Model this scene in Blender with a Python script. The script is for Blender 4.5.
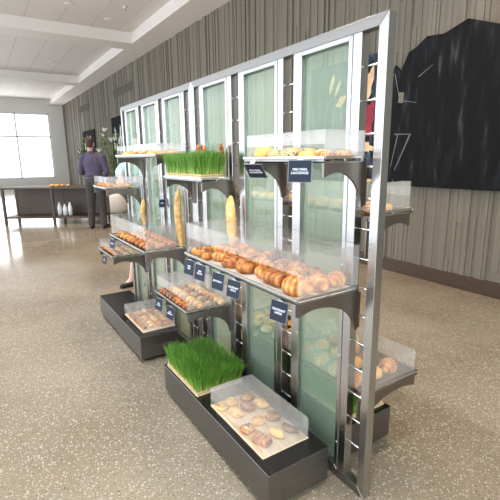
import bpy, bmesh, math, random
from mathutils import Vector, Matrix, noise
PI = math.pi
for o in list(bpy.data.objects): bpy.data.objects.remove(o)
sc = bpy.context.scene
COL = sc.collection
rnd = random.Random(7)

# ------------------------------------------------------------------ camera
F, YAW, PITCH, ROLL = 419.64, 0.5695, 0.21646, -0.01203
fw = Vector((math.sin(YAW)*math.cos(PITCH), math.cos(YAW)*math.cos(PITCH), -math.sin(PITCH)))
rt = Vector((math.cos(YAW), -math.sin(YAW), 0)); up = rt.cross(fw)
r2 = rt*math.cos(ROLL) + up*math.sin(ROLL); u2 = -rt*math.sin(ROLL) + up*math.cos(ROLL)
cd = bpy.data.cameras.new('camera'); cam = bpy.data.objects.new('camera', cd); COL.objects.link(cam)
cam.matrix_world = Matrix(((r2.x, u2.x, -fw.x, -1.2111), (r2.y, u2.y, -fw.y, -1.0234), (r2.z, u2.z, -fw.z, 1.4281), (0, 0, 0, 1)))
cd.sensor_width = 36; cd.lens = 36*F/500; cd.clip_start = .05; cd.clip_end = 200
sc.camera = cam

# ------------------------------------------------------------------ world, light, exposure
w = bpy.data.worlds.new('daylight'); sc.world = w; w.use_nodes = True
w.node_tree.nodes['Background'].inputs[0].default_value = (.86, .93, 1, 1)
w.node_tree.nodes['Background'].inputs[1].default_value = 1.6
vs = sc.view_settings
vs.view_transform = 'Standard'; vs.look = 'None'; vs.gamma = 1; vs.exposure = 0.35
sc.cycles.transparent_max_bounces = 40; sc.cycles.max_bounces = 10
def area(name, loc, rot, sx, sy, power, col):
    l = bpy.data.lights.new(name, 'AREA'); l.shape = 'RECTANGLE'; l.size = sx; l.size_y = sy
    l.energy = power; l.color = col
    o = bpy.data.objects.new(name, l); o.location = loc; o.rotation_euler = rot; COL.objects.link(o); return o
area('window_daylight_side', (-4.75, 6.0, 1.95), (0, -PI/2, 0), 3.6, 22, 420, (.84, .92, 1))
area('window_daylight_behind', (-1.0, -5.7, 2.2), (PI/2, 0, 0), 6.5, 3.0, 270, (.84, .98, 1))
area('window_daylight_end', (-1.0, 23.7, 2.1), (-PI/2, 0, 0), 6.5, 3.2, 160, (.95, .98, 1))  # daylight added at the far end for a bright left edge
def spot(name, loc, power, col, size=1.75, rad=.08):
    l = bpy.data.lights.new(name, 'SPOT'); l.energy = power; l.color = col; l.spot_size = size; l.spot_blend = .6; l.shadow_soft_size = rad
    o = bpy.data.objects.new(name, l); o.location = loc; COL.objects.link(o); return o
LAMPS = [(.805, 8.79), (.805, 5.6), (.805, 2.4), (.805, -.8), (1.75, 1.2), (1.75, 5.0), (1.75, 7.8), (1.75, 9.35), (-1.1, -.8), (-1.1, 1.0), (-1.1, 2.8), (-1.2, 5.6), (-1.2, 8.8), (1.3, 14.5), (1.3, 18.5)]  # first follows a floor glint; several others added to brighten floor, pot and cases
for (x, y) in LAMPS:
    spot('downlight_beam', (x, y, 4.43), 125 if x > 1.5 else 190 if x < 0 else 105, (1, .68, .38) if x > 1.5 else (.90, .95, 1) if x < 0 else (1, .78, .55))

# ------------------------------------------------------------------ materials
def nt_new(name):
    m = bpy.data.materials.new(name); m.use_nodes = True; n = m.node_tree; n.nodes.clear()
    out = n.nodes.new('ShaderNodeOutputMaterial'); return m, n, out
def N(n, t, **kw):
    x = n.nodes.new(t)
    for k, v in kw.items():
        if k in x.inputs.keys(): x.inputs[k].default_value = v
        else: setattr(x, k, v)
    return x
def coords(n, scale=(1, 1, 1)):
    tc = N(n, 'ShaderNodeTexCoord'); mp = N(n, 'ShaderNodeMapping'); mp.inputs['Scale'].default_value = scale
    n.links.new(tc.outputs['Object'], mp.inputs['Vector']); return mp.outputs['Vector']
def ramp(n, stops, src):
    r = N(n, 'ShaderNodeValToRGB'); e = r.color_ramp.elements
    while len(e) < len(stops): e.new(.5)
    for i, (p, c) in enumerate(stops):
        e[i].position = p; e[i].color = (*c, 1) if len(c) == 3 else c
    n.links.new(src, r.inputs['Fac']); return r.outputs['Color']
def mat(name, col, rough=.5, metal=0., col2=None, nscale=30, stretch=(1, 1, 1), bump=0., spec=.5, coat=0., detail=3, lo=.35, hi=.65, subsurf=0):
    m, n, out = nt_new(name)
    b = N(n, 'ShaderNodeBsdfPrincipled'); b.inputs['Base Color'].default_value = (*col, 1)
    b.inputs['Roughness'].default_value = rough; b.inputs['Metallic'].default_value = metal
    b.inputs['Specular IOR Level'].default_value = spec; b.inputs['Coat Weight'].default_value = coat
    b.inputs['Coat Roughness'].default_value = .1
    n.links.new(b.outputs[0], out.inputs[0])
    if col2 or bump:
        v = coords(n, stretch); t = N(n, 'ShaderNodeTexNoise'); t.inputs['Scale'].default_value = nscale; t.inputs['Detail'].default_value = detail
        n.links.new(v, t.inputs['Vector'])
        if col2: n.links.new(ramp(n, [(lo, col), (hi, col2)], t.outputs['Fac']), b.inputs['Base Color'])
        if bump:
            bp = N(n, 'ShaderNodeBump'); bp.inputs['Strength'].default_value = bump; bp.inputs['Distance'].default_value = .004
            n.links.new(t.outputs['Fac'], bp.inputs['Height']); n.links.new(bp.outputs[0], b.inputs['Normal'])
    return m
M = {}
M['steel'] = mat('brushed_steel', (.46, .455, .45), .27, 1, (.43, .425, .42), 9, (60, 60, 1.2))
M['steel_h'] = mat('brushed_steel_rail', (.29, .28, .27), .33, 1, (.26, .25, .24), 9, (60, 1.2, 60))  # base darkened for the dimmer reflections that horizontal brushing would show
M['steel_dark'] = mat('bracket_steel', (.24, .21, .19), .33, 1, (.205, .18, .165), 9, (1.5, 60, 40))  # same steel; the dark floor's reflection is put into its brown base
M['rail'] = mat('bright_steel_rail', (.62, .615, .61), .25, 1)
M['chrome'] = mat('polished_rod', (.85, .84, .82), .15, 1)
M['plinth_side'] = mat('plinth_brushed_metal', (.21, .205, .21), .33, 1, (.18, .175, .18), 6, (3, 3, 60))
M['plinth_top'] = mat('plinth_dark_top', (.012, .010, .009), .14, 0, spec=.35)
M['black'] = mat('matte_black', (.012, .012, .013), .5)
M['dark_wood'] = mat('dark_wood', (.075, .045, .028), .45, 0, (.045, .027, .017), 8, (20, 1, 20))
M['board'] = mat('wood_board', (.72, .56, .39), .5, 0, (.58, .42, .27), 7, (14, 2.2, 14), detail=6)
M['board_front'] = M['board']
M['paper'] = mat('tray_paper', (.72, .66, .58), .7, 0, (.66, .59, .50), 40)
M['navy'] = mat('navy_card', (.010, .015, .032), .5, spec=.25)
M['navy_edge'] = mat('card_edge', (.16, .17, .20), .4)
M['white_ink'] = mat('white_ink', (.82, .84, .88), .6)
M['white_paint'] = mat('white_ceiling_paint', (.72, .665, .63), .8, 0, (.69, .64, .605), 1.2)
M['white_trim'] = mat('white_soffit_paint', (.74, .69, .655), .8)
M['wall_plain'] = mat('plain_wall_paint', (.70, .69, .66), .8)
M['ceramic'] = mat('white_ceramic', (.92, .91, .89), .3)
M['vent'] = mat('vent_metal', (.12, .112, .10), .6)
M['seam'] = mat('ceiling_seam', (.50, .46, .43), .8)
M['soil'] = mat('root_mat', (.62, .45, .24), .9, 0, (.36, .24, .11), 90, bump=.6)
M['skin'] = mat('skin', (.56, .31, .22), .55, 0, (.50, .27, .19), 20)
M['skin_light'] = mat('light_skin', (.74, .47, .38), .55, 0, (.70, .43, .34), 20)
M['hair'] = mat('brown_hair', (.055, .030, .018), .6, 0, (.03, .016, .01), 80, (1, 1, .2))
M['shirt'] = mat('shirt_cloth', (.085, .070, .125), .85, 0, (.060, .048, .092), 14, bump=.3)
M['trousers'] = mat('trouser_cloth', (.050, .044, .040), .85, 0, (.036, .031, .028), 12, bump=.3)
M['shoe'] = mat('black_leather', (.012, .011, .011), .3)
M['blouse'] = mat('light_blue_cloth', (.40, .62, .70), .85, 0, (.33, .55, .64), 10, bump=.2)
M['skirt'] = mat('teal_cloth', (.20, .42, .42), .85, 0, (.16, .36, .36), 10, bump=.2)
M['stem'] = mat('plant_stem', (.10, .16, .04), .6)
M['leaf'] = mat('plant_leaf', (.10, .17, .035), .5, 0, (.20, .27, .08), 6)
M['lily'] = mat('pale_petal', (.70, .74, .72), .6)

def crust(name, light, mid, dark, scale=30, rough=.42, ridge=None, flour=0):
    m, n, out = nt_new(name); b = N(n, 'ShaderNodeBsdfPrincipled'); b.inputs['Roughness'].default_value = rough
    b.inputs['Specular IOR Level'].default_value = .45
    v = coords(n); t = N(n, 'ShaderNodeTexNoise'); t.inputs['Scale'].default_value = scale; t.inputs['Detail'].default_value = 4
    oi = N(n, 'ShaderNodeObjectInfo'); ad = N(n, 'ShaderNodeVectorMath', operation='ADD'); n.links.new(v, ad.inputs[0]); n.links.new(oi.outputs['Random'], ad.inputs[1])
    n.links.new(ad.outputs[0], t.inputs['Vector']); src = t.outputs['Fac']
    if ridge:
        wv = N(n, 'ShaderNodeTexWave'); wv.bands_direction = 'X'; wv.inputs['Scale'].default_value = ridge; wv.inputs['Distortion'].default_value = 1.6; wv.inputs['Detail'].default_value = 1
        n.links.new(v, wv.inputs['Vector'])
        mx = N(n, 'ShaderNodeMix'); mx.inputs[0].default_value = .19; n.links.new(src, mx.inputs[2]); n.links.new(wv.outputs['Fac'], mx.inputs[3]); src = mx.outputs[0]
    n.links.new(ramp(n, [(.28, dark), (.5, mid), (.74, light)], src), b.inputs['Base Color'])
    bp = N(n, 'ShaderNodeBump'); bp.inputs['Strength'].default_value = .35; bp.inputs['Distance'].default_value = .004
    n.links.new(src, bp.inputs['Height']); n.links.new(bp.outputs[0], b.inputs['Normal'])
    n.links.new(b.outputs[0], out.inputs[0]); return m
M['golden'] = crust('golden_crust', (.82, .46, .14), (.55, .20, .04), (.20, .05, .012), ridge=12)
M['amber'] = crust('amber_crust', (.72, .32, .07), (.42, .13, .025), (.13, .032, .01), ridge=10)
M['pale'] = crust('pale_crust', (.86, .60, .28), (.76, .43, .14), (.50, .22, .06))
M['bun'] = crust('bun_crust', (.88, .58, .20), (.78, .42, .10), (.52, .22, .05), scale=12)
M['brown'] = crust('brown_crust', (.40, .20, .09), (.26, .11, .045), (.13, .05, .02))
M['cinnamon'] = mat('cinnamon_filling', (.20, .075, .03), .5)
M['cream'] = mat('vanilla_icing', (.85, .70, .48), .5)
M['choc'] = mat('chocolate', (.05, .018, .010), .3)
M['glaze'] = mat('chocolate_glaze', (.11, .042, .024), .22)
M['custard'] = mat('custard', (.83, .50, .12), .35)
M['berry'] = mat('dark_berry', (.07, .03, .06), .25)
def seeded(name, base, mid, seed):
    m, n, out = nt_new(name); b = N(n, 'ShaderNodeBsdfPrincipled'); b.inputs['Roughness'].default_value = .55
    v = coords(n); t = N(n, 'ShaderNodeTexVoronoi'); t.inputs['Scale'].default_value = 190; n.links.new(v, t.inputs['Vector'])
    z = N(n, 'ShaderNodeTexNoise'); z.inputs['Scale'].default_value = 14; n.links.new(v, z.inputs['Vector'])
    sub = N(n, 'ShaderNodeMath', operation='SUBTRACT'); n.links.new(t.outputs['Distance'], sub.inputs[0]); n.links.new(z.outputs['Fac'], sub.inputs[1])
    c1 = ramp(n, [(.3, base), (.7, mid)], z.outputs['Fac'])
    f = ramp(n, [(.0, (1, 1, 1)), (.03, (0, 0, 0))], sub.outputs[0])
    mx = N(n, 'ShaderNodeMix', data_type='RGBA'); n.links.new(f, mx.inputs[0]); n.links.new(c1, mx.inputs[6]); mx.inputs[7].default_value = (*seed, 1)
    n.links.new(mx.outputs[2], b.inputs['Base Color']); n.links.new(b.outputs[0], out.inputs[0]); return m
M['seeded'] = seeded('seeded_crust', (.72, .50, .24), (.82, .62, .34), (.13, .10, .07))
M['sesame'] = seeded('sesame_crust', (.60, .30, .09), (.70, .40, .14), (.86, .74, .50))

def veil(name, tint, dcol, fac, gloss, ior=1.45, rough=.03):
    m, n, out = nt_new(name)
    t = N(n, 'ShaderNodeBsdfTransparent'); t.inputs[0].default_value = (*tint, 1)
    d = N(n, 'ShaderNodeBsdfDiffuse'); d.inputs[0].default_value = (*dcol, 1)
    tl = N(n, 'ShaderNodeBsdfTranslucent'); tl.inputs[0].default_value = (*dcol, 1)
    dm = N(n, 'ShaderNodeMixShader'); dm.inputs[0].default_value = .5; n.links.new(d.outputs[0], dm.inputs[1]); n.links.new(tl.outputs[0], dm.inputs[2])
    a = N(n, 'ShaderNodeMixShader'); a.inputs[0].default_value = fac; n.links.new(t.outputs[0], a.inputs[1]); n.links.new(dm.outputs[0], a.inputs[2])
    g = N(n, 'ShaderNodeBsdfGlossy'); g.inputs['Roughness'].default_value = rough
    lw = N(n, 'ShaderNodeFresnel'); lw.inputs[0].default_value = ior
    mu = N(n, 'ShaderNodeMath', operation='MULTIPLY'); mu.inputs[1].default_value = gloss; n.links.new(lw.outputs[0], mu.inputs[0])
    # the coating reflects once, on the outer face of a sheet
    ge = N(n, 'ShaderNodeNewGeometry'); inv = N(n, 'ShaderNodeMath', operation='SUBTRACT'); inv.inputs[0].default_value = 1; n.links.new(ge.outputs['Backfacing'], inv.inputs[1])
    m2 = N(n, 'ShaderNodeMath', operation='MULTIPLY'); n.links.new(mu.outputs[0], m2.inputs[0]); n.links.new(inv.outputs[0], m2.inputs[1]); mu = m2
    b = N(n, 'ShaderNodeMixShader'); n.links.new(mu.outputs[0], b.inputs[0]); n.links.new(a.outputs[0], b.inputs[1]); n.links.new(g.outputs[0], b.inputs[2])
    n.links.new(b.outputs[0], out.inputs[0]); return m
M['acrylic'] = veil('clear_acrylic', (.99, .99, .99), (1, 1, 1), .135, 1.3)  # white diffuse share stands in for ceiling and window reflections
M['glass'] = veil('green_glass', (.92, .975, .94), (.64, .81, .66), .235, .7)
M['pane'] = veil('window_glass', (.97, .985, .98), (.9, .95, .95), .02, .8)

def floor_mat():
    m, n, out = nt_new('polished_terrazzo'); b = N(n, 'ShaderNodeBsdfPrincipled')
    v = coords(n)
    big = N(n, 'ShaderNodeTexNoise'); big.inputs['Scale'].default_value = 1.3; big.inputs['Detail'].default_value = 4; n.links.new(v, big.inputs['Vector'])
    base = ramp(n, [(.35, (.205, .165, .115)), (.65, (.28, .232, .17))], big.outputs['Fac'])
    def chips(scale, lo, hi, col, prev, thr, off):
        mp = N(n, 'ShaderNodeMapping'); mp.inputs['Location'].default_value = (off, off*1.7, 0); n.links.new(v, mp.inputs['Vector'])
        vo = N(n, 'ShaderNodeTexVoronoi'); vo.inputs['Scale'].default_value = scale; n.links.new(mp.outputs[0], vo.inputs['Vector'])
        sz = N(n, 'ShaderNodeSeparateColor'); n.links.new(vo.outputs['Color'], sz.inputs[0])
        pick = N(n, 'ShaderNodeMath', operation='LESS_THAN'); pick.inputs[1].default_value = thr; n.links.new(sz.outputs[0], pick.inputs[0])
        wob = N(n, 'ShaderNodeMath', operation='MULTIPLY'); wob.inputs[1].default_value = hi; n.links.new(sz.outputs[1], wob.inputs[0])
        ad = N(n, 'ShaderNodeMath', operation='ADD'); ad.inputs[1].default_value = lo; n.links.new(wob.outputs[0], ad.inputs[0])
        near = N(n, 'ShaderNodeMath', operation='LESS_THAN'); n.links.new(vo.outputs['Distance'], near.inputs[0]); n.links.new(ad.outputs[0], near.inputs[1])
        f = N(n, 'ShaderNodeMath', operation='MULTIPLY'); n.links.new(pick.outputs[0], f.inputs[0]); n.links.new(near.outputs[0], f.inputs[1])
        mx = N(n, 'ShaderNodeMix', data_type='RGBA'); n.links.new(f.outputs[0], mx.inputs[0]); n.links.new(prev, mx.inputs[6]); mx.inputs[7].default_value = (*col, 1)
        return mx.outputs[2]
    c = chips(75, .2, .3, (.38, .335, .275), base, .5, 0)
    c = chips(95, .2, .3, (.22, .17, .12), c, .42, 3.1)
    c = chips(85, .15, .25, (.50, .475, .44), c, .20, 7.7)
    c = chips(110, .15, .3, (.10, .085, .075), c, .16, 11.3)
    c = chips(140, .2, .3, (.38, .29, .20), c, .3, 17.3)
    n.links.new(c, b.inputs['Base Color']); b.inputs['Roughness'].default_value = .13; b.inputs['Specular IOR Level'].default_value = .5
    n.links.new(b.outputs[0], out.inputs[0]); return m
M['floor'] = floor_mat()
def slat_mat():
    m, n, out = nt_new('grey_board_wall'); b = N(n, 'ShaderNodeBsdfPrincipled'); b.inputs['Roughness'].default_value = .8
    v = coords(n, (1, 22, .5)); t = N(n, 'ShaderNodeTexNoise'); t.inputs['Scale'].default_value = 1.1; t.inputs['Detail'].default_value = 5; n.links.new(v, t.inputs['Vector'])
    n.links.new(ramp(n, [(.3, (.155, .136, .108)), (.7, (.215, .191, .156))], t.outputs['Fac']), b.inputs['Base Color'])
    n.links.new(b.outputs[0], out.inputs[0]); return m
M['slats'] = slat_mat()
def grass_mat():
    m, n, out = nt_new('wheatgrass'); b = N(n, 'ShaderNodeBsdfPrincipled'); b.inputs['Roughness'].default_value = .5
    tc = N(n, 'ShaderNodeTexCoord'); sp = N(n, 'ShaderNodeSeparateXYZ'); n.links.new(tc.outputs['Object'], sp.inputs[0])
    t = N(n, 'ShaderNodeTexNoise'); t.inputs['Scale'].default_value = 130; n.links.new(tc.outputs['Object'], t.inputs['Vector'])
    g = N(n, 'ShaderNodeMath', operation='MULTIPLY_ADD'); g.inputs[1].default_value = 9.; n.links.new(sp.outputs['Z'], g.inputs[0])
    sc_ = N(n, 'ShaderNodeMath', operation='MULTIPLY_ADD'); sc_.inputs[1].default_value = 1.1; sc_.inputs[2].default_value = -.55; n.links.new(t.outputs['Fac'], sc_.inputs[0])
    n.links.new(sc_.outputs[0], g.inputs[2])
    # real wheatgrass blades are pale at the root and green above
    n.links.new(ramp(n, [(.06, (.55, .50, .20)), (.26, (.22, .38, .05)), (.62, (.105, .25, .026))], g.outputs[0]), b.inputs['Base Color'])
    b.inputs['Transmission Weight'].default_value = 0
    n.links.new(b.outputs[0], out.inputs[0]); return m
M['grass'] = grass_mat()
def paint_mat(name, base, a, bcol, sc1, rot):
    m, n, out = nt_new(name); b = N(n, 'ShaderNodeBsdfPrincipled'); b.inputs['Roughness'].default_value = .7
    tc = N(n, 'ShaderNodeTexCoord'); mp = N(n, 'ShaderNodeMapping'); mp.inputs['Rotation'].default_value = (rot, 0, 0); b.inputs['Specular IOR Level'].default_value = .1; mp.inputs['Scale'].default_value = (1, 7, 1.3)
    n.links.new(tc.outputs['Object'], mp.inputs[0])
    t = N(n, 'ShaderNodeTexNoise'); t.inputs['Scale'].default_value = sc1; t.inputs['Detail'].default_value = 6; n.links.new(mp.outputs[0], t.inputs['Vector'])
    n.links.new(ramp(n, [(.48, base), (.62, a), (.8, bcol)], t.outputs['Fac']), b.inputs['Base Color'])
    n.links.new(b.outputs[0], out.inputs[0]); return m
M['art_blue'] = paint_mat('dark_abstract_paint', (.012, .012, .016), (.06, .075, .11), (.26, .30, .38), 2.2, .7)
M['art_black'] = paint_mat('black_chalk_paint', (.010, .010, .012), (.016, .017, .02), (.09, .09, .10), 1.6, -.5)
M['art_far'] = mat('dark_photo_print', (.008, .008, .010), .9, spec=.1)
M['p_yellow'] = mat('yellow_paint', (.75, .55, .20), .7, 0, (.55, .30, .10), 9)
M['p_red'] = mat('red_paint', (.42, .03, .03), .7, 0, (.25, .02, .05), 9)
M['p_peach'] = mat('peach_paint', (.75, .42, .25), .7, 0, (.80, .60, .35), 9)
M['p_chalk'] = mat('chalk_line', (.16, .17, .18), .9)
M['lamp'] = None
def emit(name, col, s):
    m, n, out = nt_new(name); e = N(n, 'ShaderNodeEmission'); e.inputs[0].default_value = (*col, 1); e.inputs[1].default_value = s
    n.links.new(e.outputs[0], out.inputs[0]); return m
M['lamp'] = emit('lamp_lens', (1, .82, .6), 60)

# ------------------------------------------------------------------ mesh helpers
class MB:
    def __init__(s): s.v = []; s.f = []; s.m = []
    def add(s, vs, fs, mi=0):
        o = len(s.v); s.v += [tuple(v) for v in vs]; s.f += [tuple(i+o for i in f) for f in fs]; s.m += [mi]*len(fs); return s
    def box(s, x0, x1, y0, y1, z0, z1, mi=0):
        return s.add([(x0,y0,z0),(x1,y0,z0),(x1,y1,z0),(x0,y1,z0),(x0,y0,z1),(x1,y0,z1),(x1,y1,z1),(x0,y1,z1)],
                     [(0,3,2,1),(4,5,6,7),(0,1,5,4),(1,2,6,5),(2,3,7,6),(3,0,4,7)], mi)
    def prism(s, poly, axis, a, b, mi=0):
        # poly: 2D points; axis 'x': (y,z), 'y': (x,z), 'z': (x,y); extruded from a to b
        mk = {'x': lambda p, t: (t, p[0], p[1]), 'y': lambda p, t: (p[0], t, p[1]), 'z': lambda p, t: (p[0], p[1], t)}[axis]
        n = len(poly)
        return s.add([mk(p, a) for p in poly]+[mk(p, b) for p in poly], [tuple(range(n))[::-1], tuple(range(n, 2*n))]+[(i, (i+1) % n, n+(i+1) % n, n+i) for i in range(n)], mi)
    def cyl(s, p0, p1, r0, r1=None, n=10, mi=0):
        r1 = r0 if r1 is None else r1; p0 = Vector(p0); p1 = Vector(p1); d = (p1-p0).normalized()
        a = d.orthogonal().normalized(); b = d.cross(a)
        vs = [p+(a*math.cos(2*PI*i/n)+b*math.sin(2*PI*i/n))*r for p, r in ((p0, r0), (p1, r1)) for i in range(n)]
        return s.add(vs, [tuple(range(n))[::-1], tuple(range(n, 2*n))]+[(i, (i+1) % n, n+(i+1) % n, n+i) for i in range(n)], mi)
    def rings(s, rings, cap=True, mi=0):
        n = len(rings[0]); fs = []
        for k in range(len(rings)-1):
            for i in range(n): fs.append((k*n+i, k*n+(i+1) % n, (k+1)*n+(i+1) % n, (k+1)*n+i))
        if cap: fs += [tuple(range(n))[::-1], tuple(range((len(rings)-1)*n, len(rings)*n))]
        return s.add([p for r in rings for p in r], fs, mi)
    def lathe(s, prof, n=24, c=(0, 0), mi=0):
        return s.rings([[(c[0]+r*math.cos(2*PI*i/n), c[1]+r*math.sin(2*PI*i/n), z) for i in range(n)] for r, z in prof], True, mi)
    def mesh(s, name, mats, smooth=False, bevel=0):
        me = bpy.data.meshes.new(name); me.from_pydata(s.v, [], s.f)
        for m in (mats if isinstance(mats, (list, tuple)) else [mats]): me.materials.append(m)
        me.polygons.foreach_set('material_index', s.m)
        bm = bmesh.new(); bm.from_mesh(me); bmesh.ops.recalc_face_normals(bm, faces=bm.faces)
        if bevel: bmesh.ops.bevel(bm, geom=bm.edges[:], offset=bevel, segments=1, affect='EDGES', profile=.5)
        bm.to_mesh(me); bm.free()
        if smooth: me.polygons.foreach_set('use_smooth', [True]*len(me.polygons))
        me.update(); return me
    def obj(s, name, mats, parent=None, smooth=False, bevel=0):
        return link(name, s.mesh(name, mats, smooth, bevel), parent)
def link(name, data, parent=None):
    o = bpy.data.objects.new(name, data); COL.objects.link(o)
    if parent: o.parent = parent
    return o
def tag(o, label=None, cat=None, group=None, kind=None):
    if label: o['label'] = label
    if cat: o['category'] = cat
    if group: o['group'] = group
    if kind: o['kind'] = kind
    return o
def thing(name, loc, label, cat, rz=0, group=None):
    o = link(name, None); o.location = loc; o.rotation_euler = (0, 0, rz); return tag(o, label, cat, group)
def struct(mb, name, m, label=None, cat='wall', **kw):
    o = mb.obj(name, m, **kw); o['kind'] = 'structure'
    return tag(o, label or name.replace('_', ' '), cat)
ORD = ['first', 'second', 'third', 'fourth', 'fifth', 'sixth', 'seventh', 'eighth', 'ninth', 'tenth', 'eleventh', 'twelfth', 'thirteenth', 'fourteenth', 'fifteenth']

# ------------------------------------------------------------------ room shell
WX, CZ, CR = 3.1, 4.25, 4.5
Y0, Y1, XL = -6., 24., -5.
struct(MB().box(XL, WX+.3, Y0, Y1, -.1, 0), 'floor', M['floor'], 'polished grey and tan terrazzo floor with pale and dark chips', 'floor')
b = MB().box(WX+.03, WX+.25, Y0, Y1, 0, CZ)
y = Y0; r = random.Random(3)
while y < Y1:
    wd = r.choice((.035, .05, .05, .07, .09)); d = r.choice((0, 0, .008, .014, .022, .03))
    zs = [.15] + sorted(r.uniform(.15, 3.4) for _ in range(r.choice((0, 1, 1, 2)))) + [CZ]
    for z0, z1 in zip(zs, zs[1:]):
        b.box(WX+.028-d, WX+.031, y, min(y+wd-.004, Y1), z0, z1); d = max(0, min(.03, d+r.choice((-.012, .012))))
    y += wd
struct(b, 'wall_right', M['slats'], 'grey-brown wall of narrow uneven vertical boards behind the stands', 'wall')
struct(MB().box(WX-.035, WX+.03, Y0, Y1, 0, .15), 'baseboard_right', M['dark_wood'], 'dark brown wooden baseboard along the board wall', 'baseboard', bevel=.004)
# left wall: piers, sill and header round tall windows
b = MB(); b.box(XL-.2, XL, Y0, Y1, 0, .1); b.box(XL-.2, XL, Y0, Y1, 3.75, 4.6)
ys = [Y0+k*3.0 for k in range(11)]
for k in range(11): b.box(XL-.2, XL, ys[k]-(.0 if k == 0 else .2), ys[k]+(.0 if k == 10 else .2), .1, 3.75)
struct(b, 'wall_left', M['wall_plain'], 'light painted wall with tall windows', 'wall')
for k in range(10):
    wdw = MB(); ya, yb = ys[k]+.2, ys[k+1]-.2
    for (a, c) in ((ya, ya+.05), (yb-.05, yb), ((ya+yb)/2-.025, (ya+yb)/2+.025)): wdw.box(XL-.14, XL-.08, a, c, .1, 3.75)
    for (a, c) in ((.1, .15), (3.7, 3.75), (2.6, 2.65)): wdw.box(XL-.14, XL-.08, ya, yb, a, c)
    struct(wdw, 'window_%d' % (k+1), M['wall_plain'], 'tall window in the left wall, %s from the front' % ORD[k], 'window')
def end_wall(name, yy, lab, i0):
    s = 1 if yy > 0 else -1; a, c = (yy, yy+.2) if s > 0 else (yy-.2, yy)
    b = MB(); b.box(XL, WX+.25, a, c, 0, .5); b.box(XL, WX+.25, a, c, 3.8, 4.6)
    for (p, q) in ((XL, -4.4), (-1.2, -.8), (2.4, WX+.25)): b.box(p, q, a, c, .5, 3.8)
    struct(b, name, M['wall_plain'], lab, 'wall')
    for j, (p, q) in enumerate(((-4.4, -1.2), (-.8, 2.4))):
        f = MB()
        for t in (p, (p+q)/2-.03, q-.06): f.box(t, t+.06, a+.08, a+.14, .5, 3.8)
        for t in (.5, 2.6, 3.74): f.box(p, q, a+.08, a+.14, t, t+.06)
        struct(f, 'window_%d' % (i0+j), M['wall_plain'], 'large window in the %s, %s' % (name.replace('_', ' '), ('left', 'right')[j]), 'window')
end_wall('wall_back', Y1, 'light far end wall with big windows', 11)  # these windows are invented to brighten the far left of the view
end_wall('wall_front', Y0, 'light wall behind the viewer with big windows', 13)
# ceiling: recessed panels between dropped beams
struct(MB().box(XL, WX+.3, Y0, Y1, CR, CR+.1), 'ceiling', M['white_paint'], 'white recessed ceiling panels', 'ceiling')
struct(MB().box(2.48, WX+.3, Y0, Y1, CZ, CR), 'trim_1', M['white_trim'], 'dropped white soffit along the top of the board wall', 'trim')
struct(MB().box(-2.2, -1.5, Y0, Y1, CZ, CR), 'trim_2', M['white_trim'], 'dropped white ceiling beam running along the room', 'trim')
for k, yy in enumerate((-2.9, 3.6, 10.1, 16.6)):
    struct(MB().box(-1.5, 2.48, yy, yy+.68, CZ, CR), 'trim_%d' % (3+k), M['white_trim'], 'white cross beam of the ceiling, %s from the front' % ORD[k], 'trim')
    struct(MB().box(XL, -2.2, yy, yy+.68, CZ, CR), 'trim_%d' % (7+k), M['white_trim'], 'white cross beam by the windows, %s from the front' % ORD[k], 'trim')
b = MB()
for xx in (-.6, .1, .8, 1.5, 2.14): b.box(xx-.006, xx+.006, Y0, Y1, CR-.003, CR-.0005)
struct(b, 'trim_11', M['seam'], 'thin seams between the ceiling panels', 'trim')
for k, (x, yy) in enumerate(LAMPS):
    t = thing('ceiling_downlight', (x, yy, CR-.001), 'round recessed ceiling downlight, %s of its set, warm light' % ORD[k], 'ceiling light', group='ceiling downlights')
    MB().lathe([(.075, -.012), (.095, -.012), (.1, 0), (.075, 0)], 20).obj('trim_ring', M['white_trim'], t)
    MB().lathe([(.001, -.004), (.072, -.004), (.072, -.001), (.001, -.001)], 20).obj('lens', M['lamp'], t)
t = thing('ceiling_sprinkler', (1.816, 8.383, CR), 'small round sprinkler head in the white ceiling panel at upper left', 'sprinkler')
MB().lathe([(.02, -.06), (.035, -.055), (.035, -.05), (.012, -.045), (.012, -.012), (.05, -.01), (.055, 0), (.01, 0)], 16).obj('head', M['chrome'], t, smooth=True)
def vent(yc, wd, zc, h, label):
    t = thing('wall_vent', (WX, yc, zc), label, 'vent')
    MB().box(-.012, .0, -wd/2, wd/2, -h/2, h/2).obj('backing', M['vent'], t)
    f = MB(); nb = int(wd/.09)
    for i in range(nb+1):
        yy = -wd/2+i*wd/nb; f.box(-.03, -.012, yy-.012, yy+.012, -h/2, h/2)
    f.box(-.03, -.012, -wd/2, wd/2, h/2-.02, h/2); f.box(-.03, -.012, -wd/2, wd/2, -h/2, -h/2+.02)
    f.obj('louver', M['slats'], t)
vent(13.2, 2.0, 3.62, .26, 'long grey air vent high on the board wall, the nearer one')
vent(19.0, 1.8, 3.62, .26, 'long grey air vent high on the board wall, the farther one at left edge')

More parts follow.
